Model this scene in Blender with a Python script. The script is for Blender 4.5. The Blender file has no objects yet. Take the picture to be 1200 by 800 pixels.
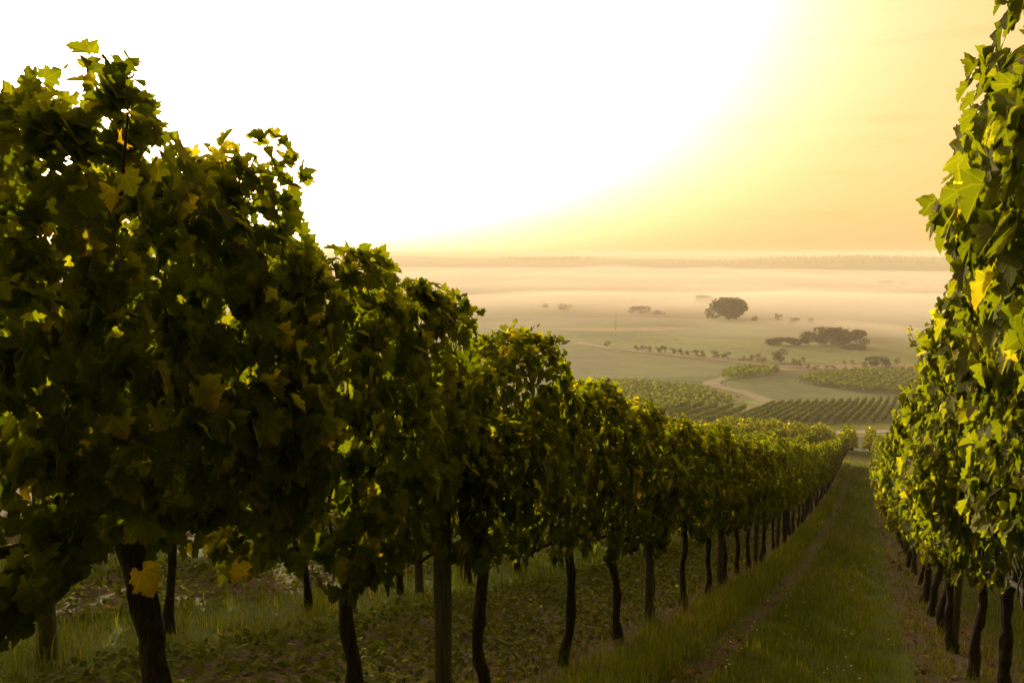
import bpy, math, random
import numpy as np
from mathutils import Matrix, Vector

SC = bpy.context.scene
COL = SC.collection
R = math.radians
PW, PH, FPX = 1200.0, 800.0, 933.0

# ------------------------------------------------------------------ camera
TH = math.atan(104 / FPX)                               # pitch down
PSI = math.atan((1029 - 600) / FPX * math.cos(TH))      # camera looks this far left of the vine rows (+Y)
CF = np.array([-math.sin(PSI) * math.cos(TH), math.cos(PSI) * math.cos(TH), -math.sin(TH)])
CR = np.array([math.cos(PSI), math.sin(PSI), 0.0])
CU = np.cross(CR, CF)
cam_d = bpy.data.cameras.new('camera')
cam = bpy.data.objects.new('camera', cam_d)
COL.objects.link(cam)
cam_d.sensor_width = 36.0
cam_d.lens = FPX / PW * 36.0
cam_d.clip_start, cam_d.clip_end = 0.05, 20000
m = Matrix.Identity(4)
for i in range(3):
    m[i][0], m[i][1], m[i][2] = CR[i], CU[i], -CF[i]
cam.matrix_world = m
SC.camera = cam

# ------------------------------------------------------------------ sun and sky
SUN_AZ, SUN_EL = R(-44.3), R(4.9)                       # from +Y, positive to the right
SUN_DIR = Vector((math.sin(SUN_AZ) * math.cos(SUN_EL), math.cos(SUN_AZ) * math.cos(SUN_EL), math.sin(SUN_EL)))
sun_d = bpy.data.lights.new('sun', 'SUN')
sun_d.energy = 5.0
sun_d.angle = R(0.5)
sun_d.color = (1.0, 0.82, 0.50)
sun = bpy.data.objects.new('sun', sun_d)
COL.objects.link(sun)
sun.rotation_euler = SUN_DIR.to_track_quat('Z', 'Y').to_euler()

W = bpy.data.worlds.new('World')
SC.world = W
W.use_nodes = True
nt = W.node_tree
nt.nodes.clear()


class NB:
    """small helper for node trees"""
    def __init__(s, t): s.t = t

    def n(s, typ, **kw):
        o = s.t.nodes.new(typ)
        for k, v in kw.items(): setattr(o, k, v)
        return o

    def link(s, a, b): s.t.links.new(a, b)

    def put(s, sock, v):
        if isinstance(v, bpy.types.NodeSocket): s.link(v, sock)
        else: sock.default_value = v

    def math(s, op, a, b=None, c=None, clamp=False):
        o = s.n('ShaderNodeMath', operation=op, use_clamp=clamp)
        s.put(o.inputs[0], a)
        if b is not None: s.put(o.inputs[1], b)
        if c is not None: s.put(o.inputs[2], c)
        return o.outputs[0]

    def vmath(s, op, a, b=None):
        o = s.n('ShaderNodeVectorMath', operation=op)
        s.put(o.inputs[0], a)
        if b is not None: s.put(o.inputs[1], b)
        return o.outputs['Value'] if op == 'DOT_PRODUCT' else o.outputs[0]

    def mix(s, f, a, b, mode='MIX'):
        o = s.n('ShaderNodeMix', data_type='RGBA', blend_type=mode)
        o.clamp_result = False
        s.put(o.inputs['Factor'], f)
        s.put(o.inputs[6], a if isinstance(a, bpy.types.NodeSocket) else (*a, 1))
        s.put(o.inputs[7], b if isinstance(b, bpy.types.NodeSocket) else (*b, 1))
        return o.outputs[2]

    def ramp(s, f, stops, interp='LINEAR'):
        o = s.n('ShaderNodeValToRGB')
        o.color_ramp.interpolation = interp
        e = o.color_ramp.elements
        while len(e) < len(stops): e.new(0.5)
        for k, (p, c) in enumerate(stops):
            e[k].position = p
            e[k].color = (*c, 1) if len(c) == 3 else c
        s.put(o.inputs[0], f)
        return o.outputs[0]

    def noise(s, vec, scale, detail=3, rough=0.55):
        o = s.n('ShaderNodeTexNoise')
        if vec is not None: s.link(vec, o.inputs['Vector'])
        o.inputs['Scale'].default_value = scale
        o.inputs['Detail'].default_value = detail
        o.inputs['Roughness'].default_value = rough
        return o.outputs[0]

    def maprange(s, v, a, b, c=0.0, d=1.0, smooth=True):
        o = s.n('ShaderNodeMapRange', interpolation_type='SMOOTHSTEP' if smooth else 'LINEAR')
        s.put(o.inputs[0], v)
        for k, q in enumerate((a, b, c, d)): o.inputs[k + 1].default_value = q
        return o.outputs[0]


nb = NB(nt)
out = nb.n('ShaderNodeOutputWorld')
bg = nb.n('ShaderNodeBackground')
bg.inputs['Strength'].default_value = 0.082
nb.link(bg.outputs[0], out.inputs[0])
sky = nb.n('ShaderNodeTexSky', sky_type='NISHITA')
sky.sun_disc = False
sky.sun_elevation = SUN_EL
sky.sun_rotation = SUN_AZ
sky.air_density, sky.dust_density, sky.ozone_density = 1.0, 3.0, 0.4
tc = nb.n('ShaderNodeTexCoord')
dirv = tc.outputs['Generated']
cosg = nb.vmath('DOT_PRODUCT', dirv, tuple(SUN_DIR))
ang = nb.math('ARCCOSINE', cosg)
sep = nb.n('ShaderNodeSeparateXYZ')
nb.link(dirv, sep.inputs[0])
el = nb.math('MAXIMUM', sep.outputs[2], 0.0)
# thin streaks of high cloud
mp = nb.n('ShaderNodeMapping')
nb.link(dirv, mp.inputs[0])
mp.inputs['Rotation'].default_value = (0, 0, R(20))
mp.inputs['Scale'].default_value = (2.0, 2.0, 26.0)
streak = nb.noise(mp.outputs[0], 2.2, 4, 0.6)
streak = nb.maprange(streak, 0.52, 0.75)
# bright hazy aureole round the sun, reddened and dimmed towards the horizon
glow = nb.math('MULTIPLY', nb.math('EXPONENT', nb.math('MULTIPLY', nb.math('POWER', nb.math('DIVIDE', ang, 0.315), 1.592), -1.0)), 205.0)
path_len = nb.math('DIVIDE', 1.0, nb.math('ADD', el, 0.154))
glow = nb.math('MULTIPLY', glow, nb.math('EXPONENT', nb.math('MULTIPLY', path_len, -0.783)))
glow = nb.math('MINIMUM', glow, 9.0)
glow = nb.math('ADD', glow, nb.maprange(cosg, -0.4, 0.62, 0.10, 0.90))
cmb = nb.n('ShaderNodeCombineXYZ')
nb.link(nb.math('MULTIPLY', glow, 9.3), cmb.inputs[0])
nb.link(nb.math('MULTIPLY', nb.math('POWER', glow, 1.0), 6.0), cmb.inputs[1])
nb.link(nb.math('MINIMUM', nb.math('MULTIPLY', nb.math('POWER', glow, 1.66), 2.6), nb.math('MULTIPLY', glow, 5.0)), cmb.inputs[2])
warm = nb.mix(1.0, sky.outputs[0], (0.42, 0.36, 0.105), 'MULTIPLY')
tot = nb.vmath('ADD', warm, cmb.outputs[0])
cl = nb.mix(nb.math('MULTIPLY', streak, 0.24), tot, nb.mix(1.0, tot, (0.80, 0.68, 0.50), 'MULTIPLY'))
nb.link(cl, bg.inputs[0])

SC.view_settings.view_transform = 'Standard'
SC.view_settings.look = 'None'
SC.view_settings.exposure = 0.4
SC.view_settings.gamma = 1.0
SC.view_settings.use_curve_mapping = False
SC.render.engine = 'CYCLES'
cy = SC.cycles
cy.use_denoising = True
try:
    cy.denoiser = 'OPENIMAGEDENOISE'
except Exception:
    pass
cy.max_bounces = 8
cy.diffuse_bounces = 3
cy.glossy_bounces = 2
cy.transmission_bounces = 6
cy.transparent_max_bounces = 8
cy.volume_bounces = 1
cy.sample_clamp_indirect = 6.0


# ------------------------------------------------------------------ helpers
def rnd(seed): return np.random.default_rng(seed)


def link(o, parent=None):
    COL.objects.link(o)
    if parent is not None: o.parent = parent
    return o


def mesh_np(name, V, faces_list, mats, tone=None, luv=None, smooth=True, fcol=None, slots=None):
    """faces_list: list of (F x k) index arrays"""
    me = bpy.data.meshes.new(name)
    V = np.ascontiguousarray(V, np.float32)
    me.vertices.add(len(V))
    me.vertices.foreach_set('co', V.ravel())
    loops = np.concatenate([f.ravel() for f in faces_list]).astype(np.int32)
    tot_ = np.concatenate([np.full(len(f), f.shape[1]) for f in faces_list]).astype(np.int32)
    st = np.concatenate([[0], np.cumsum(tot_)[:-1]]).astype(np.int32)
    me.loops.add(len(loops))
    me.loops.foreach_set('vertex_index', loops)
    me.polygons.add(len(tot_))
    me.polygons.foreach_set('loop_start', st)
    me.polygons.foreach_set('loop_total', tot_)
    if smooth: me.polygons.foreach_set('use_smooth', np.ones(len(tot_), bool))
    if tone is not None:
        a = me.attributes.new('tone', 'FLOAT', 'POINT')
        a.data.foreach_set('value', np.ascontiguousarray(tone, np.float32))
    if luv is not None:
        a = me.attributes.new('luv', 'FLOAT_VECTOR', 'POINT')
        a.data.foreach_set('vector', np.ascontiguousarray(luv, np.float32).ravel())
    if fcol is not None:
        a = me.attributes.new('fcol', 'FLOAT_COLOR', 'POINT')
        a.data.foreach_set('color', np.ascontiguousarray(fcol, np.float32).ravel())
    for mt in (mats if isinstance(mats, (list, tuple)) else [mats]): me.materials.append(mt)
    if slots is not None:
        me.polygons.foreach_set('material_index', np.concatenate([np.full(len(f), q) for f, q in zip(faces_list, slots)]).astype(np.int32))
    me.update(calc_edges=True)
    me.validate()
    return me


def obj(name, me, parent=None, label=None, cat=None, group=None, kind=None, loc=None):
    o = bpy.data.objects.new(name, me)
    link(o, parent)
    if loc is not None: o.location = loc
    if label: o['label'] = label
    if cat: o['category'] = cat
    if group: o['group'] = group
    if kind: o['kind'] = kind
    return o


def thing(name, label, cat, loc, group=None, rz=0.0):
    o = obj(name, None, None, label, cat, group, None, loc)
    o.rotation_euler = (0, 0, rz)
    o.empty_display_size = 0.1
    return o


def norm(a): return a / np.maximum(np.linalg.norm(a, axis=-1, keepdims=True), 1e-9)


def smoothstep(a, b, x):
    t = np.clip((x - a) / (b - a), 0, 1)
    return t * t * (3 - 2 * t)


# ------------------------------------------------------------------ terrain
PRO = np.array([(-400, 2.6), (-30, 2.6), (-14, 2.4), (-8, 1.2), (0, -1.15), (4.37, -2.54), (7.84, -3.6), (10.5, -4.38), (14, -5.34),
                (20, -6.85), (25.6, -8.15), (32, -9.55), (40, -11.2), (50, -13.0), (60, -14.8), (66, -16.0), (72, -16.9), (80, -18.5), (100, -23.2),
                (115, -26.4), (135, -29.6), (150, -32.0), (160, -33.0), (185, -35.2), (215, -37.6), (250, -39.7), (285, -41.2), (315, -42.3),
                (405, -43.3), (540, -44.0), (780, -44.3), (1500, -44.0), (2000, -41.0), (2600, -29.0), (3000, -20.0), (3400, -24.0),
                (4100, -32.0), (5000, -25.0), (5600, -21.0), (6400, -40.0), (9000, -60.0)])


def _hermite(x):
    X, Z = PRO[:, 0], PRO[:, 1]
    d = np.diff(Z) / np.diff(X)
    mm = np.zeros(len(X))
    mm[1:-1] = np.where(d[:-1] * d[1:] > 0, 2 * d[:-1] * d[1:] / np.where(d[:-1] + d[1:] == 0, 1, d[:-1] + d[1:]), 0)
    mm[0], mm[-1] = d[0], d[-1]
    i = np.clip(np.searchsorted(X, x) - 1, 0, len(X) - 2)
    h = X[i + 1] - X[i]
    t = np.clip((x - X[i]) / h, 0, 1)
    return ((2 * t**3 - 3 * t**2 + 1) * Z[i] + (t**3 - 2 * t**2 + t) * h * mm[i] + (-2 * t**3 + 3 * t**2) * Z[i + 1] + (t**3 - t**2) * h * mm[i + 1])


def zter(x, y):
    x = np.asarray(x, float)
    y = np.asarray(y, float)
    r = np.hypot(x, y)
    ca = y / np.maximum(r, 1e-6)
    far = r * smoothstep(-0.25, 0.25, ca) + y * (1 - smoothstep(-0.25, 0.25, ca))
    t = smoothstep(70, 200, r)
    s = y * (1 - t) + far * t
    z = _hermite(s)
    az = np.arctan2(x, y)
    w1 = smoothstep(1600, 2600, r)
    z = z + w1 * (5.0 * np.sin(az * 9 + 1.0) + 2.6 * np.sin(az * 23 + r * 0.0007) + 0.9 * np.sin(az * 57 + 2))
    w2 = smoothstep(300, 700, r) * (1 - 0.6 * w1)
    z = z + w2 * (0.7 * np.sin(x * 0.011 + y * 0.006) + 0.5 * np.sin(x * 0.006 - y * 0.013 + 2))
    return z


def zt(x, y): return float(zter(x, y))


def ray(px, py):
    x = (px - PW / 2) / FPX
    y = (PH / 2 - py) / FPX
    return CF + x * CR + y * CU


def at(px, py, lift=0.0):
    """where the sight line of a photo pixel first meets the terrain"""
    d = ray(px, py)
    d = d / math.hypot(d[0], d[1])
    rr = np.exp(np.linspace(math.log(2.0), math.log(6500), 6000))
    dz = rr * d[2] - zter(rr * d[0], rr * d[1])
    k = np.nonzero(dz < 0)[0]
    k = k[0] if len(k) else len(rr) - 1
    a, b = rr[max(k - 1, 0)], rr[k]
    for _ in range(25):
        mid = 0.5 * (a + b)
        if mid * d[2] - zt(mid * d[0], mid * d[1]) < 0: b = mid
        else: a = mid
    return np.array([b * d[0], b * d[1], zt(b * d[0], b * d[1]) + lift])


def pxm(p):
    """metres per photo pixel at a point"""
    return float(np.dot(p, CF)) / FPX


# ------------------------------------------------------------------ materials
def new_mat(name):
    mt = bpy.data.materials.new(name)
    mt.use_nodes = True
    mt.node_tree.nodes.clear()
    b = NB(mt.node_tree)
    o = b.n('ShaderNodeOutputMaterial')
    return mt, b, o


def leaf_material(name, stops, trans_gain, trans_mix, rough=0.42, veins=True, spec=0.4):
    mt, b, o = new_mat(name)
    t = b.n('ShaderNodeAttribute', attribute_name='tone').outputs['Fac']
    geo = b.n('ShaderNodeNewGeometry')
    tcn = b.n('ShaderNodeTexCoord')
    ns = b.noise(tcn.outputs['Object'], 22.0, 3)
    tt = b.math('ADD', t, b.math('MULTIPLY', b.math('SUBTRACT', ns, 0.5), 0.22), clamp=True)
    colr = b.ramp(tt, stops)
    back = b.mix(0.55, colr, b.mix(1.0, colr, (1.5, 1.35, 1.6), 'MULTIPLY'))
    base = b.mix(geo.outputs['Backfacing'], colr, back)
    if veins:
        uv = b.n('ShaderNodeAttribute', attribute_name='luv').outputs['Vector']
        s = b.n('ShaderNodeSeparateXYZ')
        b.link(uv, s.inputs[0])
        phi = b.math('ABSOLUTE', b.math('ARCTAN2', s.outputs[1], s.outputs[0]))
        rad = b.math('SQRT', b.math('ADD', b.math('MULTIPLY', s.outputs[0], s.outputs[0]), b.math('MULTIPLY', s.outputs[1], s.outputs[1])))
        d = b.math('MINIMUM', phi, b.math('MINIMUM', b.math('ABSOLUTE', b.math('SUBTRACT', phi, 0.76)), b.math('ABSOLUTE', b.math('SUBTRACT', phi, 1.5))))
        dist = b.math('MULTIPLY', d, rad)
        vm = b.maprange(dist, 0.008, 0.03, 0.55, 0.0)
        base = b.mix(vm, base, b.mix(1.0, base, (1.9, 1.7, 1.5), 'MULTIPLY'))
        # browned margins on the older leaves
        edge = b.math('MULTIPLY', b.maprange(rad, 0.50, 0.85), b.maprange(b.math('ADD', tt, b.math('MULTIPLY', ns, 0.5)), 0.85, 1.1))
        base = b.mix(b.math('MULTIPLY', edge, 0.6), base, (0.16, 0.06, 0.015))
    df = b.n('ShaderNodeBsdfDiffuse')
    b.link(base, df.inputs['Color'])
    gl = b.n('ShaderNodeBsdfGlossy')
    gl.inputs['Roughness'].default_value = rough
    gl.inputs['Color'].default_value = (1.0, 0.9, 0.6, 1)
    pr = b.n('ShaderNodeMixShader')
    pr.inputs[0].default_value = spec
    b.link(df.outputs[0], pr.inputs[1])
    b.link(gl.outputs[0], pr.inputs[2])
    tr = b.n('ShaderNodeBsdfTranslucent')
    b.link(b.mix(1.0, base, trans_gain, 'MULTIPLY'), tr.inputs['Color'])
    mx = b.n('ShaderNodeMixShader')
    mx.inputs[0].default_value = trans_mix
    b.link(pr.outputs[0], mx.inputs[1])
    b.link(tr.outputs[0], mx.inputs[2])
    b.link(mx.outputs[0], o.inputs[0])
    return mt


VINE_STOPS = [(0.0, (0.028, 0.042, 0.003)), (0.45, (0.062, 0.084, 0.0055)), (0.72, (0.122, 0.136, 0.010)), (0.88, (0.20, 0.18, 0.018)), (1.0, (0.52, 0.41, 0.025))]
M_LEAF = leaf_material('vine leaf', VINE_STOPS, (3.3, 3.15, 0.6), 0.47, 0.55, True, 0.016)
M_LEAF_FAR = leaf_material('vine leaf distant', VINE_STOPS, (3.3, 3.15, 0.6), 0.47, 0.55, veins=False, spec=0.014)
M_TREE = leaf_material('tree leaf', [(0, (0.052, 0.058, 0.024)), (1, (0.115, 0.120, 0.045))], (1.6, 1.5, 0.8), 0.25, 0.6, False, 0.01)
M_GRASS = leaf_material('grass blade', [(0, (0.048, 0.086, 0.004)), (0.6, (0.120, 0.168, 0.007)), (0.88, (0.18, 0.18, 0.02)), (1, (0.27, 0.23, 0.06))],
                        (1.8, 1.7, 0.8), 0.36, 0.6, False, 0.012)
M_COVER = leaf_material('cover leaf', [(0, (0.045, 0.075, 0.008)), (0.7, (0.125, 0.165, 0.016)), (1, (0.28, 0.29, 0.04))], (1.6, 1.5, 0.8), 0.3, 0.6, False, 0.018)
M_LITTER = leaf_material('dry leaf', [(0, (0.07, 0.045, 0.022)), (0.6, (0.17, 0.11, 0.05)), (1, (0.30, 0.20, 0.07))], (1.2, 1.0, 0.7), 0.15, 0.7, False, 0.01)


def rough_mat(name, c1, c2, scale, rough=0.85, bump=0.4, stretch=(1, 1, 1), bd=0.01):
    mt, b, o = new_mat(name)
    tcn = b.n('ShaderNodeTexCoord')
    mpn = b.n('ShaderNodeMapping')
    b.link(tcn.outputs['Object'], mpn.inputs[0])
    mpn.inputs['Scale'].default_value = stretch
    ns = b.noise(mpn.outputs[0], scale, 6, 0.65)
    c = b.mix(b.maprange(ns, 0.3, 0.7), c1, c2)
    pr = b.n('ShaderNodeBsdfPrincipled')
    b.link(c, pr.inputs['Base Color'])
    pr.inputs['Roughness'].default_value = rough
    pr.inputs['Specular IOR Level'].default_value = 0.25
    bp = b.n('ShaderNodeBump')
    bp.inputs['Strength'].default_value = bump
    bp.inputs['Distance'].default_value = bd
    b.link(ns, bp.inputs['Height'])
    b.link(bp.outputs[0], pr.inputs['Normal'])
    b.link(pr.outputs[0], o.inputs[0])
    return mt


M_BARK = rough_mat('vine bark', (0.020, 0.016, 0.012), (0.075, 0.062, 0.046), 30, 0.9, 1.0, (3, 3, 0.5), 0.012)
M_POST = rough_mat('weathered post', (0.065, 0.060, 0.052), (0.14, 0.13, 0.115), 24, 0.85, 0.6, (4, 4, 0.25), 0.006)
M_TBARK = rough_mat('tree bark', (0.04, 0.03, 0.02), (0.10, 0.08, 0.06), 4, 0.9, 0.6)
M_GRAVEL = rough_mat('pale gravel', (0.20, 0.185, 0.13), (0.29, 0.27, 0.20), 1.2, 0.9, 0.3)
M_DIRT = rough_mat('dry field track', (0.11, 0.115, 0.042), (0.17, 0.16, 0.062), 0.25, 0.95, 0.3)
M_GRAPE = rough_mat('grape skin', (0.018, 0.014, 0.020), (0.05, 0.035, 0.03), 40, 0.45, 0.1)
M_FLOWER = rough_mat('white petals', (0.6, 0.6, 0.52), (0.8, 0.8, 0.74), 50, 0.7, 0.1)
M_WALL = rough_mat('pale render', (0.45, 0.42, 0.36), (0.6, 0.56, 0.48), 1.0, 0.9, 0.1)
M_ROOF = rough_mat('clay roof', (0.16, 0.08, 0.05), (0.25, 0.13, 0.08), 2.0, 0.9, 0.2)
M_STEEL = rough_mat('galvanised steel', (0.25, 0.25, 0.25), (0.4, 0.4, 0.39), 8, 0.5, 0.1)


def ground_material():
    mt, b, o = new_mat('ground')
    tcn = b.n('ShaderNodeTexCoord')
    P = tcn.outputs['Object']
    fa = b.n('ShaderNodeAttribute', attribute_name='fcol')
    big = b.noise(P, 0.02, 5, 0.6)
    mid = b.noise(P, 1.7, 6, 0.65)
    fine = b.noise(P, 28.0, 5, 0.7)
    soil = b.mix(b.maprange(fine, 0.3, 0.72), (0.050, 0.044, 0.024), (0.15, 0.130, 0.075))
    green = b.mix(b.maprange(mid, 0.3, 0.7), (0.045, 0.074, 0.007), (0.085, 0.125, 0.014))
    grassy = b.math('ADD', fa.outputs['Alpha'], b.math('MULTIPLY', b.math('SUBTRACT', mid, 0.5), 0.9))
    near = b.mix(b.maprange(grassy, 0.35, 0.65), soil, green)
    field = b.mix(1.0, fa.outputs['Color'], b.mix(b.maprange(b.math('ADD', b.math('MULTIPLY', big, 0.6), b.math('MULTIPLY', b.noise(P, 0.16, 5, 0.7), 0.4)), 0.36, 0.62), (0.70, 0.72, 0.66), (1.25, 1.20, 1.15)), 'MULTIPLY')
    geo = b.n('ShaderNodeNewGeometry')
    dist = b.math('SQRT', b.vmath('DOT_PRODUCT', P, P))
    c = b.mix(b.maprange(dist, 66, 95), near, field)
    pr = b.n('ShaderNodeBsdfPrincipled')
    b.link(c, pr.inputs['Base Color'])
    pr.inputs['Roughness'].default_value = 0.95
    pr.inputs['Specular IOR Level'].default_value = 0.1
    bp = b.n('ShaderNodeBump')
    bp.inputs['Strength'].default_value = 0.9
    bp.inputs['Distance'].default_value = 0.03
    b.link(b.math('ADD', fine, b.math('MULTIPLY', mid, 2.0)), bp.inputs['Height'])
    b.link(bp.outputs[0], pr.inputs['Normal'])
    b.link(pr.outputs[0], o.inputs[0])
    return mt


# ------------------------------------------------------------------ the ground sheet
ROW_L, ROW_M, ROW_N, ROW_R = -1.64, -3.62, -5.75, 0.82    # lateral places of the vine rows
ROW_END = 61.0


def grassiness(x, y):
    """0 bare soil .. 1 grass across the alley between the rows"""
    g = np.interp(x, [-9, -6.6, -6.2, -5.3, -5.0, -4.2, -4.0, -3.2, -3.0, -2.1, -1.75, -1.5, -1.3, -1.15, -0.95, -0.8, 0.1, 0.3, 0.5, 1.2, 1.4, 3],
                  [0.4, 0.35, 0.8, 0.8, 0.35, 0.35, 0.85, 0.85, 0.35, 0.3, 0.15, 0.5, 0.9, 0.8, 0.3, 0.8, 0.9, 0.7, 0.25, 0.2, 0.6, 0.8])
    head = smoothstep(ROW_END + 0.5, ROW_END + 2.5, y) * (1 - smoothstep(ROW_END + 7, ROW_END + 9, y))
    return g * (1 - head) + 0.2 * head


FIELDS = [   # outlines of the fields in the valley with the colour of what grows there
    ([(60, 414), (672, 402), (706, 407), (760, 414), (930, 431), (880, 436), (840, 441), (700, 445), (60, 450)], (0.094, 0.127, 0.042)),
    ([(420, 449), (700, 444), (838, 440), (850, 434), (900, 431), (836, 449), (820, 455), (870, 474), (850, 497), (420, 498)], (0.050, 0.087, 0.020)),
    ([(836, 447), (900, 440), (935, 437), (945, 445), (1000, 458), (1060, 463), (1060, 470), (930, 470), (880, 460)], (0.085, 0.127, 0.038)),
    ([(930, 446), (945, 440), (1000, 434), (1400, 434), (1400, 464), (1010, 459), (960, 453)], (0.048, 0.084, 0.020)),
    ([(850, 437), (875, 432), (915, 433), (905, 439), (870, 443), (845, 445)], (0.045, 0.082, 0.022)),
    ([(890, 429), (940, 427), (1400, 425), (1400, 431), (1000, 433), (900, 433)], (0.210, 0.180, 0.110)),
    ([(420, 494), (860, 470), (1400, 464), (1400, 510), (420, 512)], (0.128, 0.178, 0.035)),
    ([(560, 398), (760, 393), (900, 400), (1400, 408), (1400, 424), (930, 426), (760, 411), (706, 405)], (0.123, 0.170, 0.050)),
    ([(60, 380), (800, 376), (1400, 384), (1400, 398), (900, 394), (60, 396)], (0.102, 0.139, 0.045)),
    ([(640, 385), (790, 383), (830, 386), (700, 388)], (0.240, 0.200, 0.110)),
    ([(960, 372), (1020, 363), (1400, 362), (1400, 378), (1000, 378)], (0.057, 0.097, 0.030)),
    ([(60, 345), (1400, 345), (1400, 358), (60, 362)], (0.085, 0.121, 0.042)),
    ([(60, 302), (700, 300), (900, 303), (1400, 304), (1400, 322), (900, 326), (60, 326)], (0.049, 0.080, 0.030)),
    ([(860, 310), (980, 306), (990, 312), (880, 318)], (0.085, 0.121, 0.050)),
    ([(520, 312), (640, 309), (660, 314), (540, 319)], (0.082, 0.114, 0.045)),
]


def in_poly(px, py, poly):
    c = np.zeros(px.shape, bool)
    n = len(poly)
    for i in range(n):
        x0, y0 = poly[i]
        x1, y1 = poly[(i + 1) % n]
        if y0 == y1: continue
        k = ((y0 > py) != (y1 > py)) & (px < (x1 - x0) * (py - y0) / (y1 - y0) + x0)
        c ^= k
    return c


def build_ground():
    a0 = -PSI
    inner = np.arange(a0 - R(36), a0 + R(36), R(0.15))
    outer = np.arange(a0 + R(36), a0 - R(36) + 2 * math.pi, R(2.5))
    az = np.concatenate([inner, outer])
    near = np.exp(np.linspace(math.log(0.3), math.log(60), 150))
    # spaced evenly in viewing angle so that field edges stay crisp
    drop = np.linspace(0.245, 0.030, 330)
    probe_r = np.exp(np.linspace(math.log(60), math.log(1500), 3000))
    pr_ = -zter(-probe_r * 0.17, probe_r * 0.985) / probe_r
    far = np.interp(drop, pr_[::-1], probe_r[::-1])
    far = np.unique(np.concatenate([far[far > 61], np.linspace(62, 160, 40)]))
    vfar = np.concatenate([np.linspace(1550, 6400, 90), [6900, 7500]])
    rr = np.concatenate([near, far[far < 1540], vfar])
    A, RR = np.meshgrid(az, rr)
    X, Y = RR * np.sin(A), RR * np.cos(A)
    Z = zter(X, Y)
    rg = rnd(5)
    n1 = sum(np.sin(X * k * c + Y * k * s + p) for k, c, s, p in ((9, .8, .6, 0), (13, -.5, .86, 1), (21, .3, .95, 2), (31, .98, -.2, 3), (17, .7, -.7, 4))) / 5
    Z += np.where(RR < 45, n1 * 0.014, 0)
    Z -= 0.025 * np.exp(-((X + 0.98) / 0.2) ** 2) * (RR < 60) + 0.02 * np.exp(-((X - 0.32) / 0.16) ** 2) * (RR < 60)
    V = np.stack([X, Y, Z], -1).reshape(-1, 3)
    d = V @ CF
    ok = d > 1
    dd = np.where(ok, d, 1)
    px = PW / 2 + FPX * (V @ CR) / dd
    py = PH / 2 - FPX * (V @ CU) / dd
    col_ = np.tile(np.array([0.09, 0.11, 0.036, 1.0]), (len(V), 1))
    rf = np.hypot(V[:, 0], V[:, 1])
    col_[(rf > 60) & (rf < 150), :3] = (0.055, 0.078, 0.018)
    for poly, c in FIELDS:
        k = in_poly(px, py, poly) & ok & (rf > 66)
        col_[k, :3] = c
    col_[:, 3] = grassiness(V[:, 0], V[:, 1])
    na, nr = len(az), len(rr)
    i = np.arange(nr - 1)[:, None] * na
    j = np.arange(na)[None, :]
    j2 = (j + 1) % na
    F = np.stack([i + j, i + j2, i + na + j2, i + na + j], -1).reshape(-1, 4)[:, ::-1]
    V = np.vstack([V, [[0, 0, zt(0, 0)]]])
    col_ = np.vstack([col_, [[0.1, 0.1, 0.03, 0.9]]])
    cap = np.stack([np.full(na, len(V) - 1), np.arange(na), (np.arange(na) + 1) % na], -1)[:, ::-1]
    me = mesh_np('ground', V, [F, cap], ground_material(), fcol=col_)
    obj('ground', me, kind='structure')


build_ground()


def strip(name, pts, width, mat, lift, kind='structure', label=None):
    pts = np.array(pts, float)[:, :2]
    seg = np.hypot(*np.diff(pts, axis=0).T)
    s = np.concatenate([[0], np.cumsum(seg)])
    q = np.linspace(0, s[-1], max(int(s[-1] / 2.0), 8))
    P = np.stack([np.interp(q, s, pts[:, 0]), np.interp(q, s, pts[:, 1])], -1)
    for _ in range(6): P[1:-1] = (P[:-2] + P[2:] + 2 * P[1:-1]) / 4
    T = norm(np.gradient(P, axis=0))
    N = np.stack([-T[:, 1], T[:, 0]], -1)
    w = width * (1 + 0.12 * np.sin(q * 0.31) + 0.06 * np.sin(q * 0.83))
    cols = []
    for k in np.linspace(-0.5, 0.5, 5):
        c = P + N * (w * k)[:, None]
        cols.append(np.column_stack([c, zter(c[:, 0], c[:, 1]) + lift]))
    V = np.stack(cols, 1).reshape(-1, 3)
    n = len(P)
    i = np.arange(n - 1)[:, None] * 5
    j = np.arange(4)[None, :]
    F = np.stack([i + j, i + j + 1, i + 5 + j + 1, i + 5 + j], -1).reshape(-1, 4)
    me = mesh_np(name, V, [F[:, ::-1]], mat)
    obj(name, me, kind=kind)


strip('lower_road', [at(x, y) for x, y in ((700, 520), (800, 512), (880, 508), (940, 507), (1000, 506), (1100, 504))], 3.4, M_GRAVEL, 0.06)
strip('valley_road', [at(x, y) for x, y in ((676, 401), (706, 406.5), (760, 413), (850, 422.5), (920, 429.5), (990, 431.5), (1110, 432))], 3.6, M_GRAVEL, 0.12)
strip('field_track', [at(x, y) for x, y in ((905, 437), (862, 441), (834, 447), (832, 451), (866, 458), (890, 466), (902, 472))], 4.8, M_DIRT, 0.10)
strip('grass_track', [at(x, y) for x, y in ((902, 472), (880, 482), (862, 490), (850, 499))], 3.4, M_DIRT, 0.10)

# ------------------------------------------------------------------ haze in the air and mist on the valley floor


def volume_mat(name, dens, colr, aniso):
    mt, b, o = new_mat(name)
    v = b.n('ShaderNodeVolumePrincipled')
    v.inputs['Density'].default_value = dens
    v.inputs['Color'].default_value = (*colr, 1)
    v.inputs['Anisotropy'].default_value = aniso
    b.link(v.outputs[0], o.inputs['Volume'])
    return mt


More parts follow.
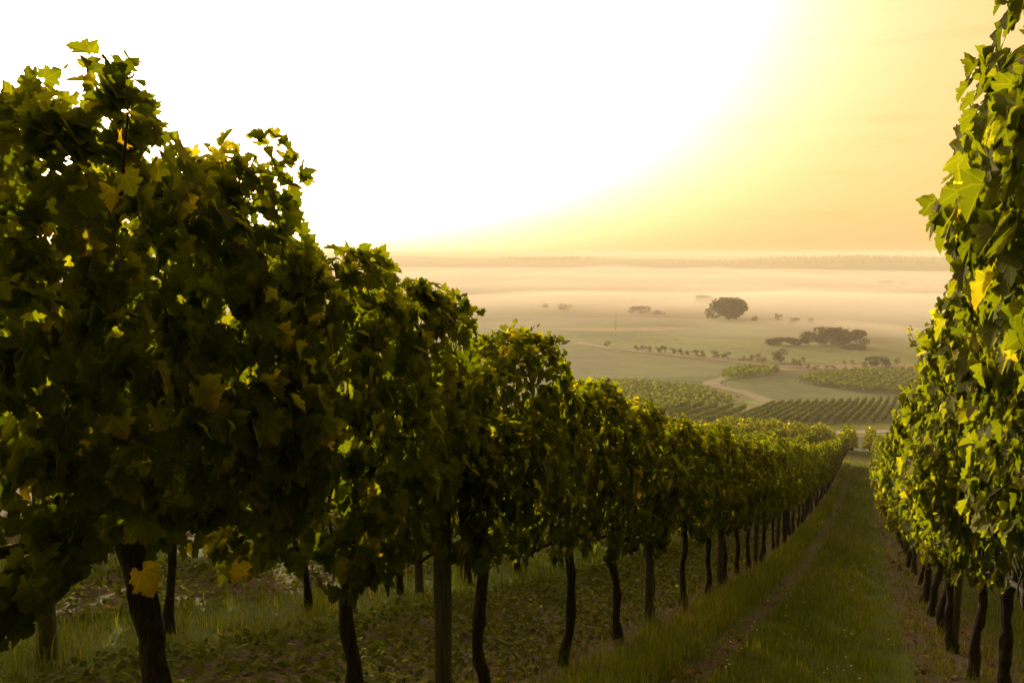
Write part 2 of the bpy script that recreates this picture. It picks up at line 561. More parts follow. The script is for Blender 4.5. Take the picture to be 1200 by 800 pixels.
def box(name, x0, x1, y0, y1, z0, z1, mat):
    V = np.array([(x, y, z) for x in (x0, x1) for y in (y0, y1) for z in (z0, z1)])
    F = np.array([(0, 1, 3, 2), (4, 6, 7, 5), (0, 4, 5, 1), (2, 3, 7, 6), (0, 2, 6, 4), (1, 5, 7, 3)])
    return mesh_np(name, V, [F], mat, smooth=False)


obj('haze', box('haze', -7700, 7700, -7700, 7700, -64, 4.2, volume_mat('haze air', 0.00044, (0.88, 0.83, 0.67), 0.05)), kind='stuff')


def mist_bank(cx, cy, rx, ry, z0, h, dens, seed):
    """a low lens of ground mist with a gently uneven top"""
    n, k = 72, 14
    a = np.linspace(0, 2 * math.pi, n, endpoint=False)
    rg = rnd(seed)
    ph = rg.uniform(0, 6.28, 8)
    edge = 1 + 0.10 * np.sin(2 * a + ph[0]) + 0.07 * np.sin(3 * a + ph[1]) + 0.05 * np.sin(5 * a + ph[2])
    V, F = [], []
    for sgn in (1, -1):
        for q in range(1, k + 1):
            t = q / k
            x = cx + rx * t * edge * np.cos(a)
            y = cy + ry * t * edge * np.sin(a)
            top = h * (1 - t * t) ** 1.7 * (1 + 0.30 * np.sin(x * 0.012 + ph[3]) * np.cos(y * 0.009 + ph[4]) + 0.22 * np.sin(x * 0.027 + ph[5] + y * 0.01) + 0.15 * np.sin(x * 0.05 - y * 0.03 + ph[6])) if sgn > 0 else -6.0 * (1 - t * t)
            V.append(np.column_stack([x, y, np.full(n, z0) + top]))
    V = np.vstack(V)
    top_c, bot_c = len(V), len(V) + 1
    V = np.vstack([V, [[cx, cy, z0 + h], [cx, cy, z0 - 6.0]]])
    j = np.arange(n)
    j2 = (j + 1) % n
    quads = []
    for q in range(k - 1):
        b0, b1 = q * n, (q + 1) * n
        quads.append(np.column_stack([b0 + j, b1 + j, b1 + j2, b0 + j2]))
        c0, c1 = (k + q) * n, (k + q + 1) * n
        quads.append(np.column_stack([c0 + j, c0 + j2, c1 + j2, c1 + j]))
    e0, e1 = (k - 1) * n, (2 * k - 1) * n
    quads.append(np.column_stack([e0 + j, e1 + j, e1 + j2, e0 + j2]))
    tris = np.vstack([np.column_stack([np.full(n, top_c), j, j2]), np.column_stack([np.full(n, bot_c), k * n + j2, k * n + j])])
    me = mesh_np('valley_mist', V, [np.vstack(quads), tris], volume_mat('mist', dens, (1.0, 0.97, 0.86), 0.05))
    obj('valley_mist', me, kind='stuff')


for _k, (_x, _y, _rx, _ry, _h, _d) in enumerate(((-300, 1350, 1700, 800, 16, 0.0022), (-420, 1150, 900, 520, 13, 0.0022), (120, 1250, 900, 560, 12, 0.0022), (-200, 850, 700, 330, 10, 0.0026),
                                                  (-120, 640, 480, 240, 11, 0.0065), (60, 700, 420, 300, 11, 0.0065), (-30, 440, 300, 100, 8, 0.0045))):
    mist_bank(_x, _y, _rx, _ry, -44.8, _h, _d, _k)

# ------------------------------------------------------------------ leaves
HALF = [(0.02, 0.03), (-0.13, 0.10), (-0.21, 0.22), (-0.16, 0.34), (-0.06, 0.40), (0.03, 0.53), (0.13, 0.56), (0.20, 0.49), (0.28, 0.43), (0.38, 0.52), (0.50, 0.57),
        (0.56, 0.47), (0.57, 0.35), (0.62, 0.27), (0.73, 0.30), (0.80, 0.21), (0.90, 0.12)]
HALF_MID = [(0.0, 0.04), (-0.20, 0.22), (0.05, 0.54), (0.26, 0.42), (0.50, 0.56), (0.58, 0.30), (0.80, 0.22)]
HALF_FAR = [(-0.12, 0.25), (0.25, 0.55), (0.68, 0.36)]


def leaf_template(half, tip=1.0):
    h = np.array(half)
    pts = np.vstack([h, [[tip, 0]], h[::-1] * [1, -1]])
    cent = np.array([[0.30, 0.0]])
    pts = np.vstack([cent, pts])
    r_ = np.hypot(pts[:, 0], pts[:, 1])
    phi = np.arctan2(pts[:, 1], pts[:, 0])
    z = 0.16 * np.abs(pts[:, 1]) - 0.22 * np.maximum(pts[:, 0], 0) ** 2 - 0.12 * pts[:, 1] ** 2 + 0.05 * np.cos(phi * 4.2)
    z[0] = -0.03
    n = len(pts) - 1
    j = np.arange(1, n + 1)
    j2 = np.where(j == n, 1, j + 1)
    F = np.column_stack([np.zeros(n, int), j2, j])
    return np.column_stack([pts, z]), F


_r = rnd(2)
_d = [HALF[0]]
for _a, _b in zip(HALF[:-1], HALF[1:]):
    _n = np.array([-(_b[1] - _a[1]), _b[0] - _a[0]])
    _n = _n / max(np.hypot(*_n), 1e-6)
    _m = np.array(_a) * 0.45 + np.array(_b) * 0.55 + _n * (-0.025 if len(_d) % 4 == 1 else 0.030)
    _d += [tuple(_m), _b]
HALF = _d
T_HERO, T_MID, T_FAR = leaf_template(HALF), leaf_template(HALF_MID), leaf_template(HALF_FAR)
T_ROUND = leaf_template([(0.05, 0.12), (0.25, 0.32), (0.55, 0.36), (0.82, 0.22)])


def scatter(T, P, N, D, S, rg, warp=0.48):
    """place leaf template T at points P with blade normals N, tip directions D and sizes S"""
    tv, tf = T
    N = norm(N)
    D = norm(D - N * np.sum(D * N, -1, keepdims=True))
    B = np.cross(N, D)
    n = len(P)
    curl = 1 + rg.uniform(-1.2, 1.6, n) * warp * 2
    wid = rg.uniform(0.85, 1.12, n)
    twist = rg.uniform(-1, 1, n) * warp * 0.7
    fold = rg.uniform(-0.15, 0.6, n)
    z = fold[:, None] * np.abs(tv[None, :, 1]) + tv[None, :, 2] * curl[:, None] + twist[:, None] * tv[None, :, 0] * tv[None, :, 1]
    V = (P[:, None, :] + S[:, None, None] * (tv[None, :, 0, None] * D[:, None, :] + (tv[None, :, 1] * wid[:, None])[..., None] * B[:, None, :] + z[..., None] * N[:, None, :]))
    F = (tf[None] + (np.arange(n) * len(tv))[:, None, None]).reshape(-1, 3)
    luv = np.tile(np.column_stack([tv[:, :2], np.zeros(len(tv))]), (n, 1))
    return V.reshape(-1, 3), F, luv


def tube(P, r, sides=6):
    P = np.asarray(P, float)
    r = np.broadcast_to(np.asarray(r, float), (len(P),))
    T = norm(np.gradient(P, axis=0))
    ref = np.array([0.3, 1.0, 0.1])
    B = norm(np.cross(T, ref))
    N = np.cross(B, T)
    a = np.linspace(0, 2 * math.pi, sides, endpoint=False)
    V = P[:, None] + r[:, None, None] * (np.cos(a)[None, :, None] * N[:, None] + np.sin(a)[None, :, None] * B[:, None])
    V = V.reshape(-1, 3)
    n = len(P)
    i = np.arange(n - 1)[:, None] * sides
    j = np.arange(sides)[None]
    j2 = (j + 1) % sides
    F = np.stack([i + j, i + sides + j, i + sides + j2, i + j2], -1).reshape(-1, 4)
    c0, c1 = len(V), len(V) + 1
    V = np.vstack([V, P[:1], P[-1:]])
    jj = np.arange(sides)
    t1 = np.column_stack([np.full(sides, c0), jj, (jj + 1) % sides])
    e = (n - 1) * sides
    t2 = np.column_stack([np.full(sides, c1), e + (jj + 1) % sides, e + jj])
    return V, F, np.vstack([t1, t2])


def join(parts):
    VV, QQ, TT, o = [], [], [], 0
    for V, Q, Tt in parts:
        VV.append(V)
        QQ.append(Q + o)
        TT.append(Tt + o)
        o += len(V)
    return np.vstack(VV), [np.vstack(QQ), np.vstack(TT)]


# ------------------------------------------------------------------ one grapevine
def foliage_mesh(seed, T, n, size, H=1.95, zb=0.70, half=0.30, yl=0.66, top_shoots=4, side_shoots=3, shoot_len=0.28, tone_mu=0.40, lean=0.0, mat=None, thin=0.0, topf=None):
    rg = rnd(seed)
    ph = rg.uniform(0, 6.28, 24)

    def lump(x, y, z, f=1.0):
        return (np.sin(4.1 * f * y + ph[0] + 1.3 * z) + np.sin(6.3 * f * z + ph[1] - 2.0 * y) + np.sin(9.7 * f * y + ph[2]) * 0.7 + np.sin(11.0 * f * z + ph[3] + 5 * y) * 0.7 +
                np.sin(7.0 * x + ph[4] + 8 * y) * 0.4) / 3.8

    P, N, D, S = [], [], [], []
    m_ = int(n * 1.9)
    side = np.where(rg.random(m_) < 0.5, 1.0, -1.0)
    y = rg.uniform(-yl, yl, m_)
    def crest(y):
        if topf is not None: return topf(y)
        return H - 0.20 * np.abs(y / yl) ** 2.2 + 0.07 * np.sin(y * 9 + ph[6]) + 0.05 * np.sin(y * 17 + ph[7])

    top = crest(y)
    bot = zb + 0.06 * np.sin(y * 7 + ph[8]) + 0.05 * np.sin(y * 15 + ph[9])
    u = rg.random(m_)
    z = bot + (top - bot) * u
    prof = 0.72 + 0.5 * np.sin(np.clip(u * 1.05, 0, 1) * math.pi) ** 0.7 - 0.28 * u
    L = lump(side, y, z)
    depth = np.abs(rg.normal(0, 0.22, m_))
    hw = half * prof * (1 + 0.42 * L) * (1.08 - 0.42 * np.abs(y / yl) ** 3)
    x = side * hw * np.maximum(1 - depth, -0.2) + lean * u
    keep = rg.random(m_) < (0.66 + 0.62 * L - thin)
    x, y, z, side, u, L = (q[keep][:n] for q in (x, y, z, side, u, L))
    k = len(x)
    P.append(np.column_stack([x, y, z]))
    N.append(np.column_stack([side * 0.95, np.zeros(k), 0.35 + 0.5 * (u > 0.85)]) + rg.normal(0, 0.36, (k, 3)))
    D.append(np.column_stack([side * 0.35, np.zeros(k), -np.ones(k)]) + rg.normal(0, 0.55, (k, 3)))
    S.append(size * rg.uniform(0.62, 1.18, k))
    # leaves along the crest
    c = int(n * 0.13)
    y = rg.uniform(-yl, yl, c)
    z = crest(y)
    xc = rg.uniform(-0.62, 0.62, c)
    z = z - 0.22 * xc ** 2 - np.abs(rg.normal(0, 0.06, c)) + 0.02
    P.append(np.column_stack([xc * half + lean, y, z]))
    N.append(np.column_stack([np.zeros(c), np.zeros(c), np.ones(c)]) + rg.normal(0, 0.6, (c, 3)))
    D.append(rg.normal(0, 1, (c, 3)) + [0, 0, -0.3])
    S.append(size * rg.uniform(0.5, 1.0, c))
    tones = [np.clip(rg.normal(tone_mu, 0.17, k) + 0.10 * L, 0, 0.86), np.clip(rg.normal(tone_mu + 0.07, 0.16, c), 0, 0.9)]
    # loose shoots with small young leaves
    canes = []
    for q in range(top_shoots + side_shoots):
        if q < top_shoots:
            y0 = rg.uniform(-yl * 0.85, yl * 0.85)
            p0 = np.array([rg.normal(0, half * 0.35) + lean, y0, float(crest(np.array([y0]))[0]) - 0.18])
            dr = np.array([rg.normal(0, 0.35), rg.normal(0, 0.45), 1.0])
            ln = (0.16 + shoot_len * rg.random())
        else:
            sd = 1 if rg.random() < 0.5 else -1
            p0 = np.array([sd * half * 0.8 + lean * 0.6, rg.uniform(-yl, yl), rg.uniform(zb + 0.1, H - 0.2)])
            dr = np.array([sd * 0.8, rg.normal(0, 0.6), rg.normal(0.1, 0.5)])
            ln = 0.12 + shoot_len * 0.6 * rg.random()
        dr = dr / np.linalg.norm(dr)
        st = max(int(ln / 0.035), 4)
        bend = np.array([rg.normal(0, 0.5), rg.normal(0, 0.5), -0.35])
        t = np.linspace(0, 1, st)
        pts = p0 + dr * ln * t[:, None] + bend * (ln * 0.45) * (t[:, None] ** 2)
        canes.append(tube(pts, np.linspace(0.0045, 0.002, st), 5))
        w = np.where(np.arange(st) % 2 == 0, 1.0, -1.0)
        out_ = norm(np.cross(np.tile(dr, (st, 1)), [0.3, 0.2, 0.9]) + 0.01) * w[:, None] + rg.normal(0, 0.4, (st, 3))
        P.append(pts + out_ * 0.012)
        N.append(rg.normal(0, 0.5, (st, 3)) + [0, 0, 0.8])
        D.append(out_ + [0, 0, -0.25])
        S.append(size * (1.0 - 0.5 * t) * rg.uniform(0.75, 1.1, st))
        tones.append(np.clip(rg.normal(tone_mu + 0.10, 0.12, st), 0, 0.8))
    P, N, D, S = (np.vstack(q) if q[0].ndim > 1 else np.concatenate(q) for q in (P, N, D, S))
    tn = np.concatenate(tones)
    odd = rg.random(len(tn))
    tn = np.where(odd < 0.0025, rg.uniform(0.86, 1.0, len(tn)), tn)
    V, F, luv = scatter(T, P, N, D, S, rg)
    tone = np.repeat(tn, len(T[0]))
    return V, F, luv, tone, canes


def make_foliage(name, mat, **kw):
    V, F, luv, tone, canes = foliage_mesh(**kw)
    if canes:
        cv, cf = join(canes)
        cf = [q + len(V) for q in cf]
        V = np.vstack([V, cv])
        tone = np.concatenate([tone, np.zeros(len(cv))])
        luv = np.vstack([luv, np.zeros((len(cv), 3))])
        return mesh_np(name, V, [F] + cf, [mat, M_BARK], tone=tone, luv=luv, slots=[0, 1, 1]), None
    return mesh_np(name, V, [F], mat, tone=tone, luv=luv), None


def trunk_mesh(name, seed, r=0.036, zh=0.88, lean=0.05, canes=None, H=1.9, sides=9, arms=True):
    rg = rnd(seed + 1000)
    n = 16 if sides > 6 else 7
    t = np.linspace(0, 1, n)
    lx, ly = rg.normal(0, lean), rg.normal(0, lean * 1.5)
    px = lx * t + 0.014 * np.sin(t * 7 + rg.uniform(0, 6)) + 0.008 * np.sin(t * 15 + rg.uniform(0, 6))
    py = ly * t + 0.018 * np.sin(t * 5 + rg.uniform(0, 6)) + 0.008 * np.sin(t * 13 + rg.uniform(0, 6))
    px -= px[0]
    py -= py[0]
    P = np.column_stack([px, py, -0.08 + (zh + 0.08) * t])
    rad = r * (1.15 - 0.35 * t + 0.55 * np.exp(-((t - 0.1) / 0.07) ** 2) * rg.uniform(0.2, 1) + 0.35 * np.exp(-((t - 1) / 0.12) ** 2)) * (1 + 0.10 * np.sin(t * 23 + rg.uniform(0, 6)))
    parts = [tube(P, rad, sides)]
    V = parts[0][0]
    V[:, :2] += rg.normal(0, r * 0.13, (len(V), 2))
    head = P[-1]
    if arms:
        for sgn in (1, -1):
            tt = np.linspace(0, 1, 8)
            A = head + np.column_stack([0.02 * np.sin(tt * 6 + sgn), sgn * 0.55 * tt, -0.02 + 0.16 * tt - 0.10 * tt * tt])
            parts.append(tube(A, r * (0.62 - 0.42 * tt), max(sides - 3, 4)))
            for q in range(5 if sides > 6 else 2):
                s0 = A[int(rg.integers(1, 8))]
                ln = rg.uniform(0.35, max(H - zh - 0.1, 0.5))
                ts = np.linspace(0, 1, 7)
                C = s0 + np.column_stack([rg.normal(0, 0.12) * ts + 0.03 * np.sin(ts * 5 + q), rg.normal(0, 0.14) * ts + 0.03 * np.sin(ts * 4), ln * ts])
                parts.append(tube(C, 0.006 - 0.0035 * ts, 4))
    if canes: parts += canes
    V, Fs = join(parts)
    return mesh_np(name, V, Fs, M_BARK)


def bunch_mesh(seed):
    rg = rnd(seed)
    import bmesh
    bm = bmesh.new()
    for q in range(46):
        t = rg.random()
        rr_ = 0.036 * (1 - t) ** 0.6 * rg.uniform(0.5, 1)
        a = rg.uniform(0, 6.28)
        mtx = Matrix.Translation((rr_ * math.cos(a), rr_ * math.sin(a), -0.02 - 0.13 * t)) @ Matrix.Scale(rg.uniform(0.0075, 0.0095), 4)
        bmesh.ops.create_icosphere(bm, subdivisions=1, radius=1.0, matrix=mtx)
    bmesh.ops.create_cone(bm, cap_ends=True, segments=5, radius1=0.002, radius2=0.002, depth=0.06, matrix=Matrix.Translation((0, 0, 0.0)))
    me = bpy.data.meshes.new('grape_bunch')
    bm.to_mesh(me)
    bm.free()
    for p in me.polygons: p.use_smooth = True
    me.materials.append(M_GRAPE)
    return me


ORD = ['first', 'second', 'third', 'fourth', 'fifth', 'sixth', 'seventh', 'eighth', 'ninth', 'tenth', 'eleventh', 'twelfth', 'thirteenth', 'fourteenth',
       'fifteenth', 'sixteenth', 'seventeenth', 'eighteenth', 'nineteenth', 'twentieth']

BUNCH = [bunch_mesh(k) for k in range(3)]


def place_vine(x, y, fol, trk, label, group, hs=1.0, rz=0.0, bunches=0, rg=None):
    z = zt(x, y)
    t = thing('grapevine', label, 'grapevine', (x, y, z), group, rz)
    t.scale = (1, 1, hs)
    obj('trunk', trk, t)
    obj('foliage', fol, t)
    for q in range(bunches):
        b_ = obj('grape_bunch', BUNCH[q % 3], t)
        b_.location = (rg.uniform(-0.2, 0.2), rg.uniform(-0.4, 0.4), rg.uniform(0.70, 0.80))
        b_.rotation_euler = (0, 0, rg.uniform(0, 6))
    return t


def hscale_left(y): return float(np.interp(y, [1.4, 2.2, 4, 7, 15, 30, 45, 62], [1.0, 1.0, 1.0, 1.0, 1.16, 1.19, 1.13, 1.05]))


ys_left = [1.38, 2.28, 3.28, 4.42, 5.56, 6.67, 7.84, 9.01]
# crest of the near vines as it stands against the sky: place along the row, height above the ground
_sil = [(0, 150), (15, 100), (60, 85), (100, 88), (145, 68), (162, 110), (172, 190), (200, 205), (260, 215), (350, 216), (364, 262), (400, 272), (430, 264), (455, 295), (468, 345),
        (485, 335), (520, 324), (545, 362), (600, 383), (645, 392), (668, 422), (700, 436), (740, 466), (780, 484)]
_cy, _ch = [], []
for _x, _y in _sil:
    _d = ray(_x, _y)
    _lx = float(np.interp(_x, [150, 430, 530], [-1.56, -1.53, -1.44]))
    _d = _d * (_lx / _d[0])
    _cy.append(_d[1])
    _ch.append(_d[2] - zt(_lx, _d[1]) + float(np.interp(_x, [160, 240, 440, 470], [0.07, 0.03, 0.03, -0.05])))
_cy, _ch = np.maximum.accumulate(np.array(_cy)), np.array(_ch)


def crest_at(y0): return lambda y: np.interp(y + y0, _cy, _ch) - 0.05 + 0.03 * np.sin((y + y0) * 31)


# shared meshes: close variants and simpler ones for the distance
H_L = [make_foliage('foliage', M_LEAF, seed=10 + k, T=T_HERO, n=2400, size=0.060, H=1.85, zb=0.90, yl=0.50 if k == 0 else 0.66, top_shoots=7, side_shoots=3, shoot_len=0.10, half=0.29,
                    topf=crest_at(ys_left[k]) if k < 7 else None) for k in range(8)]
TR_L = [trunk_mesh('trunk', 10 + k, r=0.037 if k == 0 else 0.028, sides=12, canes=H_L[k][1], H=1.55) for k in range(8)]
M_L = [make_foliage('foliage', M_LEAF_FAR, seed=40 + k, T=T_MID, n=1050, size=0.076, H=1.82, zb=0.82, top_shoots=4, side_shoots=2, shoot_len=0.22) for k in range(5)]
TR_M = [trunk_mesh('trunk', 40 + k, r=0.027, canes=M_L[k][1], sides=6, H=1.6) for k in range(5)]
F_L = [make_foliage('foliage', M_LEAF_FAR, seed=60 + k, T=T_FAR, n=520, size=0.12, H=1.84, zb=0.80, top_shoots=3, side_shoots=1, shoot_len=0.2) for k in range(4)]

G_LEFT, G_SECOND, G_THIRD, G_RIGHT = 'grapevines of the left row', 'grapevines of the row behind the left row', 'grapevines of the third row', 'grapevines of the right row'
rg = rnd(77)
while ys_left[-1] < ROW_END - 1.3: ys_left.append(ys_left[-1] + 1.2 + rg.uniform(-0.06, 0.06))
LOOK = ['tall grapevine with a thick leaning trunk and yellow leaves, beside the left edge',
        'dark backlit grapevine with a straight trunk just downhill of the thick leaning trunk',
        'backlit grapevine just beyond the first wooden post of the left row',
        'grapevine with long shoots rising above its neighbours, fourth trunk of the left row']
for k, y in enumerate(ys_left):
    if k < len(LOOK): lab = LOOK[k]
    elif k < 18: lab = '%s grapevine down the left row, dark and backlit, counted from the leaning trunk' % ORD[k]
    else: lab = 'distant backlit grapevine far down the left row where the trunks crowd together'
    x = ROW_L + rg.normal(0, 0.025)
    if y < 13:
        q = k if k < 8 else 4 + k % 4
        t = place_vine(x, y, H_L[q][0], TR_L[q], lab, G_LEFT, hscale_left(y) if y > 8.5 else 1.0, 0.0, 0, rg)
    elif y < 32:
        q = int(rg.integers(5))
        t = place_vine(x, y, M_L[q][0], TR_M[q], lab, G_LEFT, hscale_left(y) * rg.uniform(0.97, 1.04), math.pi * int(rg.integers(2)))
    else:
        q = int(rg.integers(4))
        t = place_vine(x, y, F_L[q][0], TR_M[q], lab, G_LEFT, hscale_left(y) * rg.uniform(0.97, 1.04), math.pi * int(rg.integers(2)))
    if k == 0:
        FIRST = t

y, k = 1.9, 0
while y < ROW_END - 1:
    if k < 6: lab = '%s grapevine of the row behind the left row, its trunk seen through the gaps' % ORD[k]
    else: lab = 'grapevine farther down the second row, mostly hidden behind the left row'
    q = int(rg.integers(5))
    fol = M_L[q][0] if y < 26 else F_L[q % 4][0]
    place_vine(ROW_M + rg.normal(0, 0.03), y, fol, TR_M[q], lab, G_SECOND, hscale_left(y) * rg.uniform(0.97, 1.04), math.pi * int(rg.integers(2)))
    y += 1.2 + rg.uniform(-0.06, 0.06)
    k += 1
y = 3.2
while y < ROW_END - 1:
    q = int(rg.integers(4))
    place_vine(ROW_N + rg.normal(0, 0.03), y, M_L[q][0] if y < 14 else F_L[q][0], TR_M[q], 'grapevine of the third row, glimpsed behind the two nearer rows on the left', G_THIRD,
               hscale_left(y) * rg.uniform(0.97, 1.04), math.pi * int(rg.integers(2)))
    y += 1.2 + rg.uniform(-0.06, 0.06)

# right row: taller, overgrown towards the alley
H_R = [make_foliage('foliage', M_LEAF, seed=110 + k, T=T_HERO, n=4000, size=0.058, H=2.56 + 0.08 * math.sin(k * 1.7), zb=1.10, half=0.46, top_shoots=8, side_shoots=6, shoot_len=0.12,
                    tone_mu=0.31, lean=-0.02) for k in range(6)]
TR_R = [trunk_mesh('trunk', 110 + k, r=0.036, zh=0.9, canes=H_R[k][1], H=2.2) for k in range(6)]
M_R = [make_foliage('foliage', M_LEAF_FAR, seed=140 + k, T=T_MID, n=1900, size=0.076, H=2.36, zb=1.0, half=0.46, top_shoots=6, side_shoots=8, shoot_len=0.25, tone_mu=0.33, lean=-0.14) for k in range(4)]
F_R = [make_foliage('foliage', M_LEAF_FAR, seed=160 + k, T=T_FAR, n=700, size=0.12, H=2.1, zb=0.85, half=0.42, top_shoots=3, side_shoots=3, shoot_len=0.25, tone_mu=0.34, lean=-0.08) for k in range(4)]
y, k = 1.95, 0
while y < ROW_END:
    if k < 12: lab = '%s sunlit grapevine of the right row, counted from the right edge, tall and overgrown' % ORD[k]
    else: lab = 'small sunlit grapevine far down the right row beside the grass path'
    x = ROW_R + rg.normal(0, 0.03)
    if y < 12: fol, trk = H_R[k % 6][0], TR_R[k % 6]
    elif y < 30: fol, trk = M_R[k % 4][0], TR_M[k % 4]
    else: fol, trk = F_R[k % 4][0], TR_M[k % 4]
    place_vine(x, y, fol, trk, lab, G_RIGHT, rg.uniform(0.97, 1.03) * (1.15 if k < 2 else 1.07 if k == 2 else 1.0), 0.0, 0, rg)
    y += 1.22 + rg.uniform(-0.06, 0.06)
    k += 1

# one long shoot of the right row leans out over the path
def leaning_shoot(pix, xx, seed):
    rgl = rnd(seed)
    pts = []
    for px, py in pix:
        d = ray(px, py)
        pts.append(d * (xx / d[0]))
    pts = np.array(pts)
    q = np.linspace(0, len(pts) - 1, 12)
    C = np.column_stack([np.interp(q, np.arange(len(pts)), pts[:, k]) for k in range(3)])
    host = min((o for o in bpy.data.objects if o.name.startswith('grapevine') and o.get('group') == G_RIGHT), key=lambda o: abs(o.location.y - C[0, 1]))
    C = (C - np.array(host.location)) / np.array([1, 1, host.scale[2]])
    P = np.repeat(C[2:], 2, 0) + rgl.normal(0, 0.022, (20, 3))
    V, F, luv = scatter(T_HERO, P, rgl.normal(0, 0.6, (20, 3)) + [0, 0, 0.7], rgl.normal(0, 1, (20, 3)) + [-0.3, 0, -0.3], 0.055 * rgl.uniform(0.7, 1.25, 20), rgl)
    cv, cf = join([tube(C, np.linspace(0.004, 0.002, 12), 5)])
    me = mesh_np('shoot', np.vstack([V, cv]), [F] + [f + len(V) for f in cf], [M_LEAF, M_BARK], tone=np.concatenate([np.repeat(rgl.uniform(0.3, 0.8, 20), len(T_HERO[0])), np.zeros(len(cv))]),
                 luv=np.vstack([luv, np.zeros((len(cv), 3))]), slots=[0, 1, 1])
    obj('shoot', me, host)


leaning_shoot([(1108, 462), (1092, 440), (1078, 415), (1064, 384)], 0.30, 4)
leaning_shoot([(1076, 520), (1064, 490), (1062, 455)], 0.26, 6)

# two leaves below the first vine, sun through gaps put into their yellow colour
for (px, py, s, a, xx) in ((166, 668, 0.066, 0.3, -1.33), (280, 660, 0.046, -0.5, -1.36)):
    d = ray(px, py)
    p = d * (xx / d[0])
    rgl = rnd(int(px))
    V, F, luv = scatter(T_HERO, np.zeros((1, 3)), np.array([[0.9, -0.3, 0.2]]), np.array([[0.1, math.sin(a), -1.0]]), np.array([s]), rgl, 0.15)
    me = mesh_np('sunlit_yellow_leaf', V, [F], M_LEAF, tone=np.full(len(V), 1.0), luv=luv)
    o = obj('sunlit_yellow_leaf', me, FIRST, label='leaf coloured bright yellow as if sunlit')
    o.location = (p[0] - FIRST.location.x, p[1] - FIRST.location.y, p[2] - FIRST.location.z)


# ------------------------------------------------------------------ posts
def post_mesh(r=0.038, h=1.68):
    n = 10
    P = np.column_stack([np.zeros(n), np.zeros(n), np.linspace(-0.15, h, n)])
    V, Q, Tt = tube(P, np.full(n, r), 12)
    V[:, :2] += rnd(3).normal(0, 0.0012, (len(V), 2))
    return mesh_np('vineyard_post', V, [Q, Tt], M_POST)


POST = post_mesh()


def post(x, y, label, group, h=1.0, tilt=0.0):
    o = obj('vineyard_post', POST, None, label, 'post', group, None, (x, y, zt(x, y)))
    o.scale = (1, 1, h)
    o.rotation_euler = (tilt, tilt * 0.5, 0)


GP = 'posts along the vine rows'
LP = ['grey wooden post between the trunks, nearest post of the left row', 'second grey wooden post down the left row, among thinner trunks',
      'third grey wooden post down the left row', 'fourth grey wooden post down the left row']
y, k = 2.80, 0
while y < ROW_END:
    post(ROW_L + 0.04, y, LP[k] if k < 4 else 'distant post far down the left row, hardly told from the trunks', GP, 1.0, rg.normal(0, 0.015))
    y += 3.45
    k += 1
y, k = 2.33, 0
while y < 40:
    post(-3.46 if k == 0 else ROW_M + 0.05, y, 'grey post standing in long grass beneath the leaves at the left edge' if k == 0 else 'post of the second row, partly hidden behind the left row', GP, 1.0, -0.03 if k == 0 else 0.01)
    y += 3.5
    k += 1
y, k = 8.55, 0
while y < ROW_END:
    post(ROW_R + 0.03, y, 'thick dark post under the right row, nearest of that row' if k == 0 else 'post of the right row, deep in sunlit leaves', GP, 1.05, 0.01)
    y += 3.6
    k += 1

# ------------------------------------------------------------------ grass, cover crop, litter


def blades(name, P, L, Wd, rg, lean=0.45):
    n = len(P)
    a = rg.uniform(0, 2 * math.pi, n)
    d = np.column_stack([np.cos(a), np.sin(a), np.zeros(n)])
    sd = np.column_stack([-np.sin(a), np.cos(a), np.zeros(n)])
    ln = np.abs(rg.normal(lean, 0.3, n))[:, None]
    up = np.array([0, 0, 1.0])
    base = P
    midp = P + L[:, None] * (0.55 * up + 0.22 * ln * d)
    tip = P + L[:, None] * ((0.95 - 0.25 * ln) * up + 0.75 * ln * d)
    w = Wd[:, None]
    V = np.stack([base - sd * w * .5, base + sd * w * .5, midp + sd * w * .38, midp - sd * w * .38, tip], 1).reshape(-1, 3)
    o = np.arange(n)[:, None] * 5
    Q = o + np.array([[0, 1, 2, 3]])
    Tt = o + np.array([[3, 2, 4]])
    return V, Q, Tt


